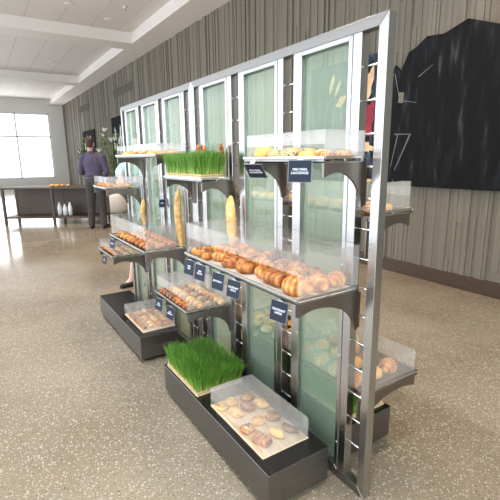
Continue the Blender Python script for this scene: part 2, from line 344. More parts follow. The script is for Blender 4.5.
# ------------------------------------------------------------------ the wall art
def blob(cy, cz, ry, rz, seed, rot=0, n=18):
    rr = random.Random(seed); pts = []
    for i in range(n):
        a = 2*PI*i/n; k = rr.uniform(.62, 1.25); p, q = ry*k*math.cos(a), rz*k*math.sin(a)
        pts.append((cy+p*math.cos(rot)-q*math.sin(rot), cz+p*math.sin(rot)+q*math.cos(rot)))
    return pts
t = thing('abstract_painting', (WX-.005, 3.45, 1.10), 'large dark abstract painting with blue, red and yellow strokes behind the near glass', 'painting')
MB().box(-.04, 0, -.80, .51, 0, 1.55).obj('canvas', M['art_blue'], t, bevel=.003)
for nm, m, bl in (('yellow_stroke', 'p_yellow', [blob(-.14, 1.06, .10, .05, 2, -.6), blob(.05, 1.30, .035, .13, 3, .35), blob(-.06, 1.22, .025, .12, 8, .5)]),
                  ('peach_stroke', 'p_peach', [blob(-.60, 1.18, .07, .24, 4, .15), blob(-.62, .44, .10, .06, 5, .2)]),
                  ('red_stroke', 'p_red', [blob(-.64, .80, .08, .24, 6, .1)])):
    for p in bl: MB().prism(p, 'x', -.045, -.0395).obj(nm, M[m], t)
t = thing('black_cutout_panel', (WX-.005, 1.5, 1.08), 'black wall panel with a jagged top edge and chalk lines, right of the stand', 'painting')
MB().prism([(-2.4, 0), (.98, 0), (.98, 1.2), (.955, 1.375), (.857, 1.275), (.836, 1.35), (.772, 1.48), (.672, 1.52), (.55, 1.60), (.35, 1.58), (.1, 1.66), (-.3, 1.50), (-.9, 1.62), (-1.5, 1.45), (-2.4, 1.5)], 'x', -.05, 0).obj('board', M['art_black'], t)
q = MB()
def stroke(q, a, b_, w_):
    a = Vector(a); b_ = Vector(b_); d = (b_-a).normalized(); p = Vector((-d.y, d.x))*w_
    q.prism([tuple(a+p), tuple(b_+p*.4), tuple(b_-p*.4), tuple(a-p)], 'x', -.054, -.0495)
for a, b_, w_ in (((.90, .60), (.67, .592), .008), ((.68, .59), (.87, .18), .008), ((.85, .60), (.93, .22), .006), ((.94, 1.28), (.86, 1.0), .005), ((.86, .98), (.62, .93), .005), ((.62, 1.2), (.45, 1.3), .005)):
    q = MB(); stroke(q, a, b_, w_); q.obj('chalk_line', M['p_chalk'], t)
q = MB().prism([(.875, .955), (.806, .945), (.80, 1.06), (.87, 1.07)], 'x', -.0506, -.0495); q.obj('pale_patch', M['slats'], t)['label'] = 'small gap showing the grey boards'
def far_art(yc, wd, z0, h, label):
    t = thing('flower_picture', (WX-.002, yc, z0), label, 'picture')
    MB().box(-.04, 0, -wd/2, wd/2, 0, h).obj('panel', M['art_far'], t, bevel=.004)
    q = MB(); rr = random.Random(int(yc))
    for i in range(7):
        y_, z_ = rr.uniform(-.35, .35)*wd, h*rr.uniform(.45, .8)
        q.prism(blob(y_, z_, .07, .3, i+int(yc), rr.uniform(-.5, .5)), 'x', -.045, -.0395)
    q.obj('petal', M['lily'], t)
far_art(14.0, 1.35, .9, 1.95, 'tall black picture with pale petals on the board wall, the nearer one')
far_art(18.4, 2.2, .9, 1.75, "tall black picture with pale petals behind the man's head, the farther one")

# ------------------------------------------------------------------ steel partition frames
H, L, W, G, WI, T = 1.9, 1.5435, .0401, .0753, .0596, .04
GL = (L-2*W-6*WI-4*G)/3
PER = 2*WI+GL+G
LAD = [W+G/2+PER*k for k in range(4)]; LAD += [v+L for v in LAD]
def partition(y0, label):
    t = thing('partition_frame', (0, y0, 0), label, 'partition', group='steel partition frames')
    e = .0006
    MB().prism([(e, 0), (L-e, 0), (L-W, W), (W, W)], 'x', 0, T).obj('bottom_rail', M['steel_h'], t, bevel=.0015)
    MB().prism([(e, H), (W, H-W), (L-W, H-W), (L-e, H)], 'x', 0, T).obj('top_rail', M['steel_h'], t, bevel=.0015)
    MB().prism([(e, 0), (W, W), (W, H-W), (e, H)], 'x', 0, T).obj('end_post', M['steel'], t, bevel=.0015)
    MB().prism([(L-e, H), (L-W, H-W), (L-W, W), (L-e, 0)], 'x', 0, T).obj('end_post', M['steel'], t, bevel=.0015)
    FS = .018; y = W+G
    for k in range(3):
        pw = WI-FS
        MB().box(0, T, y, y+pw, W, H-W).obj('post', M['steel'], t, bevel=.0015)
        a, c = y+pw, y+WI+GL+FS
        f = MB(); z0, z1 = W+.002, H-W-.002
        for x0, x1 in ((-.004, .010), (.030, .044)):
            f.prism([(a, z0), (a+FS, z0+FS), (a+FS, z1-FS), (a, z1)], 'x', x0, x1)
            f.prism([(c, z1), (c-FS, z1-FS), (c-FS, z0+FS), (c, z0)], 'x', x0, x1)
            f.prism([(a, z1), (a+FS, z1-FS), (c-FS, z1-FS), (c, z1)], 'x', x0, x1)
            f.prism([(c, z0), (c-FS, z0+FS), (a+FS, z0+FS), (a, z0)], 'x', x0, x1)
        fo = f.obj('glass_frame', M['steel'], t, bevel=.001)
        for yy in (a+FS/2, c-FS/2):
            for zz in (.18, .60, 1.0, 1.32, 1.66):
                MB().lathe([(.005, 0), (.0045, .0025), (.001, .003)], 10).obj('screw', M['chrome'], fo)
                so = fo.children[-1]; so.rotation_euler = (0, -PI/2, 0); so.location = (-.004, yy, zz)
        MB().box(.017, .023, a+FS-.006, c-FS+.006, z0+FS-.006, z1-FS+.006).obj('glass_pane', M['glass'], t)
        y += WI+GL+WI
        MB().box(0, T, y-pw, y, W, H-W).obj('post', M['steel'], t, bevel=.0015)
        y += G
    for k in range(4):
        for i in range(14):
            z = .2096+i*.1181
            MB().cyl((.02, LAD[k]-G/2, z), (.02, LAD[k]+G/2, z), .0045, n=8).obj('rung', M['chrome'], t, smooth=True)
    return t
partition(0, 'tall brushed steel partition frame with green glass panes and rung slots, the nearer one')
partition(L, 'tall brushed steel partition frame with green glass panes, the farther one, end on to the first')

# ------------------------------------------------------------------ plinths
def plinth(x0, x1, y0, y1, h, label):
    t = thing('plinth', ((x0+x1)/2, (y0+y1)/2, 0), label, 'plinth', group='low floor plinths')
    a, c = (x1-x0)/2, (y1-y0)/2
    MB().box(-a+.035, a-.035, -c+.035, c-.035, 0, .03).obj('toe_kick', M['black'], t)
    s = MB(); s.box(-a, a, -c, c, .03, h-.003)
    s.obj('body', M['plinth_side'], t, bevel=.002)
    MB().box(-a+.001, a-.001, -c+.001, c-.001, h-.003, h).obj('top', M['plinth_top'], t)
    p = MB(); p.box(-a*.55, a*.75, -c-.002, -c, .045, h*.58); p.obj('access_panel', M['plinth_side'], t, bevel=.001)
    return t
PZ = .1928
plinth(-.385, -.065, .15, 1.262, PZ, 'dark metal floor plinth in front of the near stand, carrying grass and pastry case')
plinth(-.385, -.10, 1.715, 2.87, PZ, 'dark metal floor plinth of the far stand, with a small pastry case on top')
plinth(.12, .405, .20, 1.30, PZ, 'dark metal floor plinth behind the near stand, on the wall side')

# ------------------------------------------------------------------ shelves
def shelf(y0, y1, z, d, side, label, rail=True, inner=None):
    """z is the underside of the tray; side -1 is the viewer's side, +1 the wall side"""
    t = thing('cantilever_shelf', (0 if side < 0 else T, y0, z), label, 'shelf', group='cantilever display shelves')
    s = side; Ln = y1-y0; x = lambda v: s*v
    bx = lambda mb, xa, xb, *r_: mb.box(min(x(xa), x(xb)), max(x(xa), x(xb)), *r_)
    q = MB(); bx(q, .006, d, 0, Ln, 0, .004)
    bx(q, d-.004, d, 0, Ln, 0, .012)
    q.obj('tray', M['steel_h'], t)
    q = MB()
    if rail:
        bx(q, d-.002, d+.006, -.002, Ln+.002, .0135, .0235); bx(q, .008, d-.002, -.002, .006, .0135, .0235); bx(q, .008, d-.002, Ln-.006, Ln+.002, .0135, .0235)
        for yy in (.004, Ln/2, Ln-.004): bx(q, d-.004, d, yy-.003, yy+.003, .0119, .0136)
        for xx in (.02, d*.5):
            for yy in (.0, Ln-.005): bx(q, xx, xx+.008, yy, yy+.005, .004, .0136)
        q.obj('rail', M['rail'], t, bevel=.001)
    for yy in (.006, Ln-.018):
        pts = [(x(.002), -.001), (x(d-.006), -.001), (x(d-.006), -.050)]
        xa, za, zb = d-.012, -.036, -.165
        n = 18; xm = .012+(xa-.012)*.72
        for i in range(6): f_ = i/5; pts.append((x(xa+(xm-xa)*f_), -.050+.016*math.sin(f_*PI/2)))
        for i in range(1, n+1):
            a = PI/2*i/n; pts.append((x(xm-(xm-.016)*math.sin(a)), zb+(-.034-zb)*math.cos(a)))
        pts.append((x(.002), zb))
        br = MB().prism(pts, 'y', yy, yy+.012).obj('bracket', M['steel_dark'], t)
        hk = MB(); hk.box(min(x(.002), x(-.014)), max(x(.002), x(-.014)), yy+.003, yy+.009, -.16, -.012); hk.obj('hook', M['steel_dark'], br)
    return t
def cover(xa, xb, y0, y1, z0, h, slot, label, front=-1, back=True, notch=()):
    """clear hood; front = -1 or +1 gives the open serving side in x, slot its open height; notch leaves room for standing loaves"""
    t = .003; q = MB(); xf, xk = (xa, xb) if front < 0 else (xb, xa)
    ya, yb = (y0+.095 if 'near' in notch else y0), (y1-.095 if 'far' in notch else y1)
    xn = -.078
    if notch: q.box(xa, xn, y0, y1, h-t, h); q.box(xn, xb, ya, yb, h-t, h)
    else: q.box(xa, xb, y0, y1, h-t, h)
    q.box(xa, xn if 'near' in notch else xb, y0, y0+t, 0, h-t); q.box(xa, xn if 'far' in notch else xb, y1-t, y1, 0, h-t)
    fx = (xf, xf+t) if front < 0 else (xf-t, xf)
    q.box(fx[0], fx[1], y0+t, y1-t, slot, h-t)
    if back and not notch:
        kx = (xk-t, xk) if front < 0 else (xk, xk+t)
        q.box(kx[0], kx[1], y0+t, y1-t, 0, h-t)
    o = q.obj('acrylic_cover', M['acrylic']); o.location = (0, 0, z0)
    return tag(o, label, 'display cover', 'clear acrylic covers')
ST = .0236  # top of a shelf's rail above its underside
SH = {}
def front_shelf(key, y0, y1, z, d, label, hood=None):
    SH[key] = (y0, y1, z+.0045, d); return shelf(y0, y1, z, d, -1, label)
front_shelf('main', .07, 1.02, .915, .315, 'long steel shelf of croissants on the near stand, at waist height')
cover(-.305, -.006, .078, 1.012, .939, .158, .08, 'long clear cover over the big croissant shelf of the near stand', notch=('far',))
front_shelf('top', .066, .578, 1.408, .21, 'topmost steel shelf of the near stand, holding rolls')
cover(-.20, -.006, .074, .570, 1.432, .088, .04, 'low clear cover over the rolls on the topmost near shelf')
front_shelf('low', 1.075, 1.57, .552, .30, 'low steel shelf above the grass, packed with small pastries')
cover(-.29, -.006, 1.083, 1.562, .576, .105, .05, 'clear cover over the packed small pastries on the low shelf')
front_shelf('grass', 1.03, 1.56, 1.300, .20, 'high steel shelf carrying the upper tray of grass')
front_shelf('bmain', 1.70, 2.58, .79, .313, 'long steel shelf at waist height on the far stand')
cover(-.303, -.006, 1.708, 2.572, .814, .165, .075, 'long clear cover over the pastries of the far waist-high shelf', notch=('near', 'far'))
front_shelf('bsmall', 2.62, 3.11, .575, .30, 'small low steel shelf sticking out of the far end')
cover(-.29, -.006, 2.628, 3.102, .599, .085, .035, 'clear cover over the small low shelf at the far end')
front_shelf('bleft', 2.63, 3.08, 1.175, .305, 'steel shelf at the far end, above the white planter in view')
cover(-.295, -.006, 2.638, 3.072, 1.199, .085, .035, 'clear cover over the shelf beside the man in the purple shirt')
front_shelf('btop', 1.63, 2.54, 1.438, .225, 'topmost steel shelf of the far stand, holding golden rolls')
cover(-.215, -.006, 1.638, 2.532, 1.462, .066, .03, 'low clear cover over the rolls on the topmost far shelf')
def back_shelf(key, y0, y1, z, d, label):
    SH[key] = (y0, y1, z+.0045, d); return shelf(y0, y1, z, d, 1, label)
back_shelf('rtop', .066, .60, 1.195, .245, 'upper steel shelf on the wall side, seen right of the end post')
cover(T+.006, T+.235, .074, .592, 1.219, .11, .05, 'clear cover over the upper shelf on the wall side', front=1)
back_shelf('rlow', .07, .60, .425, .37, 'lower steel shelf of croissants on the wall side, right of the end post')
cover(T+.006, T+.36, .078, .592, .449, .10, .05, 'clear cover over the croissants on the lower wall-side shelf', front=1)
back_shelf('rmid', .66, 1.16, 1.195, .245, 'second upper shelf on the wall side, seen through the glass')
back_shelf('rmid2', .66, 1.16, .43, .30, 'second lower shelf on the wall side, seen through the glass above the pastry case')

# ------------------------------------------------------------------ wheatgrass
def grass(cx, cy, z, wx, wy, h, n, seed, label):
    t = thing('wheatgrass_tray', (cx, cy, z), label, 'grass', group='trays of wheatgrass')
    MB().box(-wx/2, wx/2, -wy/2, wy/2, 0, .006).obj('tray', M['board'], t)
    s = MB(); s.box(-wx/2+.004, wx/2-.004, -wy/2+.004, wy/2-.004, .006, .018); s.obj('root_mat', M['soil'], t, bevel=.004)
    q = MB(); rr = random.Random(seed)
    for i in range(n):
        px, py = rr.uniform(-.5, .5)*(wx-.01), rr.uniform(-.5, .5)*(wy-.01)
        a = rr.uniform(0, 2*PI); ln = h*rr.uniform(.76, 1.08)*(1+.18*noise.noise((px*9+seed, py*9, 0))); wd = rr.uniform(.0012, .0022)
        lx, ly = rr.gauss(0, .017)+px*.10, rr.gauss(0, .017)+py*.10
        ca, sa = math.cos(a)*wd, math.sin(a)*wd
        vs = []
        for k, f in ((0, 1.), (.35, 1.), (.72, .8)):
            o = k**1.8; vs += [(px+lx*o-ca*f, py+ly*o-sa*f, .016+ln*k), (px+lx*o+ca*f, py+ly*o+sa*f, .016+ln*k)]
        vs.append((px+lx, py+ly, .016+ln*.98))
        q.add(vs, [(0, 1, 3, 2), (2, 3, 5, 4), (4, 5, 6)])
    g = q.obj('grass_blades', M['grass'], t); g['kind'] = 'stuff'
    return t
grass(-.232, 1.03, PZ+.0005, .285, .42, .118, 6000, 1, 'thick green wheatgrass tray on the near plinth, beside the pastry case')
grass(-.122, 1.295, 1.3245, .155, .50, .128, 3600, 2, 'green wheatgrass tray on the high shelf, with bread sticks behind')
grass(.262, .40, PZ+.0005, .26, .34, .13, 4200, 3, 'green wheatgrass tray on the wall-side plinth, seen through the near glass')

# ------------------------------------------------------------------ pastry kinds (mesh data shared by the copies)
def croissant_mesh(name, ln=.13, R=.034, bend=.75, m='golden', seed=0, segs=7):
    rr = random.Random(seed); n, k = 40, 16; rings = []
    rad = ln/2/math.sin(bend) if bend > .05 else 99
    for i in range(n+1):
        t = -1+2*i/n; a = t*bend
        cx, cy = rad*math.sin(a), rad*(math.cos(a)-1)+rad*(1-math.cos(bend))*.5
        r = R*(.10+.90*(1-abs(t)**1.9)**.86)
        ph = (abs(t)*segs/2+.25) % 1
        r *= 1+.13*(1-ph)-.04
        tx, ty = math.cos(a), -math.sin(a)
        ring = []
        for j in range(k):
            b_ = 2*PI*j/k; u, v = math.cos(b_)*r*1.08, math.sin(b_)*r*.95
            z = R*.62+v
            ring.append((cx-ty*u, cy+tx*u, max(0, z)))
        rings.append(ring)
    return MB().rings(rings).mesh(name, M[m], True)
def roll_mesh(name, ln=.115, wd=.036, ht=.05, m='amber', seed=0):
    n, k = 26, 18; rings = []
    for i in range(n+1):
        t = -1+2*i/n; s = (1-abs(t)**6)**.5*.16+.84 if abs(t) < 1 else .80
        s *= 1+.05*math.sin(t*13+seed)
        ring = []
        for j in range(k):
            a = 2*PI*j/k; c_, s_ = math.cos(a), math.sin(a)
            ring.append((t*ln/2+.004*math.sin(a*3), wd*s*math.copysign(abs(c_)**.8, c_), ht*.5+ht*.5*s*math.copysign(abs(s_)**.75, s_)))
        rings.append(ring)
    return MB().rings(rings).mesh(name, M[m], True)
def swirl_mesh(name, R=.048, ht=.034, mats=('pale', 'cinnamon'), turns=3.0, gd=.007):
    q = MB(); na, nr = 48, 26; vs = []; fs = []; mi = []
    top = lambda r_, a: ht*(1-.35*r_**3) - gd*math.exp(-(((r_*turns-a/(2*PI)) % 1-.5)/.16)**2)*(1 if r_ < .95 else 0)
    for i in range(nr+1):
        r_ = i/nr
        for j in range(na):
            a = 2*PI*j/na; vs.append((R*r_*math.cos(a), R*r_*math.sin(a), top(r_, a)))
    for zf, rf in ((.6, 1.06), (.25, 1.05), (0, .97)):
        for j in range(na):
            a = 2*PI*j/na; vs.append((R*rf*math.cos(a), R*rf*math.sin(a), ht*zf*.65))
    for i in range(nr+3):
        for j in range(na):
            fs.append((i*na+j, i*na+(j+1) % na, (i+1)*na+(j+1) % na, (i+1)*na+j))
            mi.append(1 if i < nr-1 and abs((((i+.5)/nr*turns-(j+.5)/na) % 1)-.5) < .17 else 0)
    fs.append(tuple((nr+3)*na+j for j in range(na))); mi.append(0)
    q.add(vs, fs); q.m = mi
    return q.mesh(name, [M[m] for m in mats], True)
def bun_mesh(name, rx=.042, ry=.042, h=.045, m='bun', seed=0, dim=.0):
    n, k = 14, 26; rings = []
    for i in range(n+1):
        a = -PI/2+PI*(i+.3)/(n+.6) ; ring = []
        for j in range(k):
            b_ = 2*PI*j/k; u = math.cos(a)**.8
            x_, y_ = rx*u*math.cos(b_), ry*u*math.sin(b_)
            nz = noise.noise((x_*22+seed, y_*22, a*2))*.05
            z = h*.42+h*.58*math.sin(a)*(1 if a > 0 else .72)
            if dim and a > .6: z -= dim*(math.sin(a)-.56)**1.5
            ring.append((x_*(1+nz), y_*(1+nz), max(0, z)))
        rings.append(ring)
    return MB().rings(rings).mesh(name, M[m], True)
def stick_mesh(name, ln, r, m='pale', slashes=4, seed=0, taper=.35):
    n, k = 46, 16; rings = []
    for i in range(n+1):
        t = -1+2*i/n; rr_ = r*((1-abs(t)**3.2)**.5*(1-taper*.3)+.06)
        bow = .01*math.sin(t*2.2+seed); ring = []
        for j in range(k):
            a = 2*PI*j/k; s = 1+.13*max(0, math.cos(a-PI/2))*math.sin((t*slashes+a/4)*PI)**2-.04
            ring.append((t*ln/2, rr_*s*math.cos(a)+bow, rr_*s*math.sin(a)*.9+r*.9))
        rings.append(ring)
    return MB().rings(rings).mesh(name, M[m], True)
def plait_mesh(name, ln=.11, r=.02, m='golden'):
    q = MB()
    for ph in (0, PI):
        rings = []
        for i in range(41):
            t = i/40; x = -ln/2+ln*t; env = max(.25, math.sin(PI*(.04+.92*t))**.5); a0 = t*PI*5+ph
            c = Vector((x, r*.75*math.cos(a0)*env, r*(1.05+.45*math.sin(a0)*env)))
            rings.append([(c.x, c.y+r*.8*env*math.cos(2*PI*j/12), max(0, c.z+r*.8*env*math.sin(2*PI*j/12))) for j in range(12)])
        q.rings(rings)
    return q.mesh(name, M[m], True)
ME = {}
ME['croissant'] = [croissant_mesh('croissant', .135, .036, b_, 'golden', s) for s, b_ in enumerate((.55, .8, .35))]
ME['dark_croissant'] = [croissant_mesh('dark_croissant', .105, .031, .5, 'brown', 4)]
ME['pale_croissant'] = [croissant_mesh('pale_croissant', .112, .031, .45, 'pale', 4, 8)]
ME['round_croissant'] = [croissant_mesh('round_croissant', .128, .043, .55, 'golden', 5, 7), croissant_mesh('round_croissant', .122, .042, .4, 'amber', 6, 7)]
ME['mini_croissant'] = [croissant_mesh('mini_croissant', .076, .0225, b_, ('golden', 'pale')[s], s+7, 6) for s, b_ in enumerate((.5, .8))]
ME['glazed_mini_croissant'] = [croissant_mesh('glazed_mini_croissant', .074, .0215, .5, 'amber', 9, 6)]
ME['brown_mini_croissant'] = [croissant_mesh('brown_mini_croissant', .076, .0225, .5, 'amber', 9, 6), croissant_mesh('brown_mini_croissant', .076, .0225, .6, 'brown', 9, 6)]
ME['roll'] = [roll_mesh('chocolate_roll', .118, .037, .052, 'amber', 1), roll_mesh('chocolate_roll', .11, .036, .05, 'golden', 2)]
ME['small_roll'] = [roll_mesh('small_roll', .062, .018, .028, 'amber', 3)]
ME['swirl'] = [swirl_mesh('cinnamon_swirl')]
ME['brown_swirl'] = [swirl_mesh('raisin_swirl', .046, .030, ('brown', 'pale'), 3.2)]
ME['large_swirl'] = [swirl_mesh('butter_swirl', .062, .045, ('amber', 'golden'), 3.4, .010)]
ME['small_swirl'] = [swirl_mesh('small_swirl', .027, .022, ('pale', 'brown'), 2.4, .004)]
ME['bun'] = [bun_mesh('plain_bun', .042, .042, .058, 'bun', 1)]
ME['fold_bun'] = [bun_mesh('folded_bun', .052, .030, .044, 'bun', 4)]
ME['seed_bun'] = [bun_mesh('seeded_bun', .043, .043, .052, 'seeded', 2), bun_mesh('seeded_bun', .046, .041, .050, 'sesame', 5)]
ME['long_bun'] = [bun_mesh('oval_roll', .06, .034, .046, 'bun', 7), bun_mesh('oval_roll', .058, .036, .045, 'golden', 9)]
ME['muffin'] = [bun_mesh('small_muffin', .027, .027, .042, 'golden', 3)]
ME['small_bun'] = [bun_mesh('small_bun', .026, .026, .028, 'pale', 6), bun_mesh('small_bun', .027, .025, .028, 'golden', 8)]
ME['danish'] = [bun_mesh('danish', .045, .045, .030, 'golden', 6, .035)]
ME['plait'] = [plait_mesh('plaited_roll', .12, .022, 'golden')]
ME['eclair'] = [stick_mesh('eclair', .115, .019, 'brown', 0, 1, .1)]
CH = {}
ckit = MB(); ckit.box(-.006, .006, -.006, .006, 0, .012)
def stick_at(dx, ln):
    q = MB(); q.box(-.058, .058, dx-.006, dx+.006, .018, .030); return q
CHOC = [MB().box(-.0615, .0615, -.017, -.005, .018, .029).mesh('chocolate_stick', M['choc'], bevel=.002), MB().box(-.0615, .0615, .005, .017, .018, .029).mesh('chocolate_stick', M['choc'], bevel=.002)]
GLZ = [MB().rings([[(t_*.050, .0165*math.cos(PI*j/10)*s_, .0195+.0175*math.sin(PI*j/10)*s_) for j in range(11)] for t_, s_ in ((-1, .7), (-.9, .95), (-.4, 1.03), (.4, 1.03), (.9, .95), (1, .7))], False).mesh('chocolate_glaze', M['glaze'], True)]
CUS = [bun_mesh('custard', .022, .022, .016, 'custard', 1)]
BER = [bun_mesh('berry', .008, .008, .012, 'berry', 1), ]
MUFB = [MB().rings([[(.011*math.cos(2*PI*j/9+k_)*s_+.008*math.cos(k_*2.1), .011*math.sin(2*PI*j/9)*s_+.008*math.sin(k_*2.1), .0385+z_) for j in range(9)] for z_, s_ in ((0, .6), (.003, .5), (.005, .1))]).mesh('chocolate_chip', M['choc'], True) for k_ in (0, 1)]
CREAMF = [bun_mesh('icing', .015, .015, .010, 'cream', 1)]
NAME = {'roll': 'chocolate_roll', 'small_roll': 'small_pastry_roll', 'swirl': 'cinnamon_swirl', 'brown_swirl': 'raisin_swirl', 'large_swirl': 'butter_swirl', 'bun': 'plain_bun', 'fold_bun': 'folded_bun', 'seed_bun': 'seeded_bun', 'long_bun': 'oval_roll', 'muffin': 'small_muffin', 'plait': 'plaited_roll', 'small_swirl': 'small_swirl'}
def pastry(kind, x, y, z, rz, label, cat, group, sc_=1., var=None, rot=None, parts=True):
    ms = ME[kind]; me = ms[rnd.randrange(len(ms)) if var is None else var]
    o = link(NAME.get(kind, kind), me); o.location = (x, y, z); o.rotation_euler = rot or (0, 0, rz); o.scale = (sc_,)*3
    tag(o, label, cat, group)
    if parts:
        if kind == 'roll':
            for m_ in CHOC: link('chocolate_stick', m_, o)
        elif kind == 'eclair': link('chocolate_glaze', GLZ[0], o)['label'] = 'shiny dark chocolate glaze'
        elif kind == 'danish':
            c = link('custard', CUS[0], o); c.location = (0, 0, .016)
            for a in range(3):
                e = link('berry', BER[0], o); e.location = (.011*math.cos(a*2.1), .011*math.sin(a*2.1), .028)
        elif kind == 'muffin': link('chocolate_chip', MUFB[0], o)
    return o

# ---- the pastry case on the near plinth: board, cover and eleven different pastries
o = MB().box(-.125, .125, -.235, .235, 0, .006).obj('wooden_board', M['board'], bevel=.002); o.location = (-.228, .472, PZ+.0003)
tag(o, 'pale wooden board under the eleven pastries on the near plinth', 'board')
cover(-.352, -.104, .24, .705, PZ+.0066, .098, .042, 'clear acrylic case over eleven pastries on the near plinth')
BZ = PZ+.0068
for kind, px, py, rz, lab, cat in (
    ('swirl', -.315, .655, 0, 'iced swirl bun at the far left front corner of the near case', 'swirl bun'),
    ('swirl', -.255, .660, 1, 'pale swirl bun second from the front along the far end of the near case', 'swirl bun'),
    ('brown_swirl', -.165, .655, 2, 'brown swirl at the far back corner of the near case', 'swirl bun'),
    ('pale_croissant', -.285, .565, 1.9, 'pale croissant near the open front edge of the near case', 'croissant'),
    ('dark_croissant', -.212, .575, 2.2, 'dark brown croissant in the middle of the near case', 'croissant'),
    ('pale_croissant', -.140, .560, 1.9, 'striped pale croissant at the back of the near case', 'croissant'),
    ('danish', -.305, .430, .4, 'round pastry with dark topping at the front edge of the near case', 'danish'),
    ('swirl', -.228, .455, 2.5, 'cream cinnamon swirl in the centre of the near case', 'swirl bun'),
    ('brown_swirl', -.150, .445, .6, 'flat brown swirl at the back of the near case, by the eclair', 'swirl bun'),
    ('roll', -.300, .325, 1.85, 'rolled pastry with dark chocolate ends at the near front corner of the case', 'chocolate roll'),
    ('fold_bun', -.218, .325, 1.9, 'smooth yellow bun near the camera end of the near case', 'bun'),
    ('eclair', -.145, .315, 1.95, 'glazed brown eclair at the near back corner of the case', 'eclair')):
    pastry(kind, px, py, BZ, rz, lab, cat, 'assorted pastries in the near plinth case', .74 if kind in ('roll',) else .68 if kind == 'swirl' else .80)

# ---- the long shelf of croissants
y0, y1, z, d = SH['main']
q = MB().box(-d+.008, -.012, y0+.012, y1-.012, 0, .0025).obj('tray_paper', M['paper']); q.location = (0, 0, z); tag(q, 'pale paper lining the long croissant shelf', 'paper')
z += .003
front = [('round_croissant', -.236, .163, 1.75, 0, 'big ridged croissant at the near front corner of the long shelf', 1.05, 'croissant'),
         ('roll', -.238, .305, 1.62, 0, 'golden chocolate roll with dark end showing, above the large-croissant sign', 1.0, 'chocolate roll'),
         ('plait', -.222, .428, 1.2, 0, 'yellow-gold twisted pastry beside the chocolate roll on the long shelf', .92, 'plaited pastry'),
         ('round_croissant', -.232, .535, 1.45, 1, 'dark round croissant in the middle of the front row on the long shelf', .92, 'croissant'),
         ('large_swirl', -.222, .665, 0, 0, 'wide glossy butter swirl in the front row of the long shelf', .95, 'swirl pastry'),
         ('croissant', -.222, .795, 1.9, 0, 'flat golden croissant left of the wide butter swirl', .80, 'croissant'),
         ('glazed_mini_croissant', -.262, .862, 1.2, 0, 'small golden croissant farthest along the front row, beside the muffins', 1.1, 'croissant')]
for kind, px, py, rz, var, lab, s_, cat in front:
    pastry(kind, px, py, z, rz, lab, cat, 'big pastries along the front of the long shelf', s_, var)
for k, (px, py) in enumerate(((-.268, .982), (-.212, .975), (-.158, .970), (-.104, .962), (-.268, .925))):
    pastry('muffin', px, py, z, k, ('%s small golden muffin with dark chips from the front, far end of the long shelf' % ORD[k]) if k < 4 else 'small golden muffin in front of the muffin row on the long shelf', 'muffin', 'small muffins on the long shelf', 1)
for j, lst in enumerate(((('round_croissant', .150, 1.2), ('round_croissant', .290, .4), ('large_swirl', .425, 0), ('croissant', .545, 1.9), ('roll', .672, 1.45), ('round_croissant', .790, .6), ('croissant', .900, 1.7)),
                         (('round_croissant', .150, .5), ('plait', .275, 1.2), ('croissant', .395, 1.7), ('large_swirl', .515, 0), ('round_croissant', .630, .3), ('croissant', .745, 1.3), ('round_croissant', .855, .7)))):
    row = ('middle', 'back')[j]
    for k, (kind, py, rz) in enumerate(lst):
        pastry(kind, (-.136, -.045)[j], py, z, rz, '%s pastry from the near end in the %s row of the long shelf' % (ORD[k], row), 'croissant' if 'croissant' in kind else 'pastry', '%s row of pastries on the long shelf' % row, .74 if kind == 'large_swirl' else .92 if rz > 1 else .84)
# ---- rolls on the topmost near shelf
y0, y1, z, d = SH['top']
z += .0005
for kind, px, py, rz, lab, cat, s_, v_ in (
    ('long_bun', -.145, .130, 1.5, 'golden oval roll at the near front corner of the topmost near shelf', 'roll', .84, 1),
    ('long_bun', -.065, .130, 1.5, 'golden oval roll behind the corner roll on the topmost near shelf', 'roll', .84, 1),
    ('long_bun', -.145, .235, 1.5, 'golden oval roll second from the near end on the topmost near shelf', 'roll', .82, 0),
    ('seed_bun', -.065, .232, 0, 'sesame bun at the back near the corner rolls of the topmost near shelf', 'bun', .9, 1),
    ('seed_bun', -.145, .334, 0, 'speckled seeded bun in the middle front of the topmost near shelf', 'bun', 1.0, 0),
    ('seed_bun', -.060, .328, 0, 'seeded bun at the middle back of the topmost near shelf', 'bun', 1.0, 0),
    ('seed_bun', -.145, .424, 1, 'dark seeded bun beside the plain bun on the topmost near shelf', 'bun', .95, 0),
    ('bun', -.060, .418, 0, 'plain bun behind the dark seeded one on the topmost near shelf', 'bun', .95, 0),
    ('bun', -.145, .516, 0, 'smooth round yellow bun at the far end of the topmost near shelf', 'bun', 1.08, 0),
    ('seed_bun', -.060, .510, 0, 'seeded bun at the far back corner of the topmost near shelf', 'bun', .95, 0)):
    pastry(kind, px, py, z, rz, lab, cat, 'rolls on the topmost near shelf', s_, v_)

# ---- packed rows helper
def rows(key, kinds, xs, ny, what, where, cat, side=-1, scale=1., jig=.2, base=1.57, zoff=.0005, ya=.03, yb=.03):
    y0, y1, z, d = SH[key] if isinstance(key, str) else key
    for j, px in enumerate(xs):
        rn = ('front', 'second', 'third', 'fourth', 'back')[j] if j < len(xs)-1 else 'back'
        for k in range(ny):
            py = y0+ya+(y1-y0-ya-yb)*(k+.5)/ny
            kind = kinds[j % len(kinds)]
            if isinstance(kind, (list, tuple)): kind = kind[k % len(kind)]
            pastry(kind, px if side < 0 else px, py, z+zoff, base+rnd.uniform(-jig, jig), '%s %s from the near end, %s row %s' % (ORD[k], what, rn, where), cat, '%s %s' % (what, where), scale, parts=False)
rows('low', ['brown_mini_croissant', 'mini_croissant', ['brown_mini_croissant', 'small_swirl'], 'mini_croissant'], [-.255, -.186, -.117, -.048], 9, 'small pastry', 'on the packed low shelf', 'small pastry', scale=.9, ya=.012, yb=.012, base=.35, jig=.25)
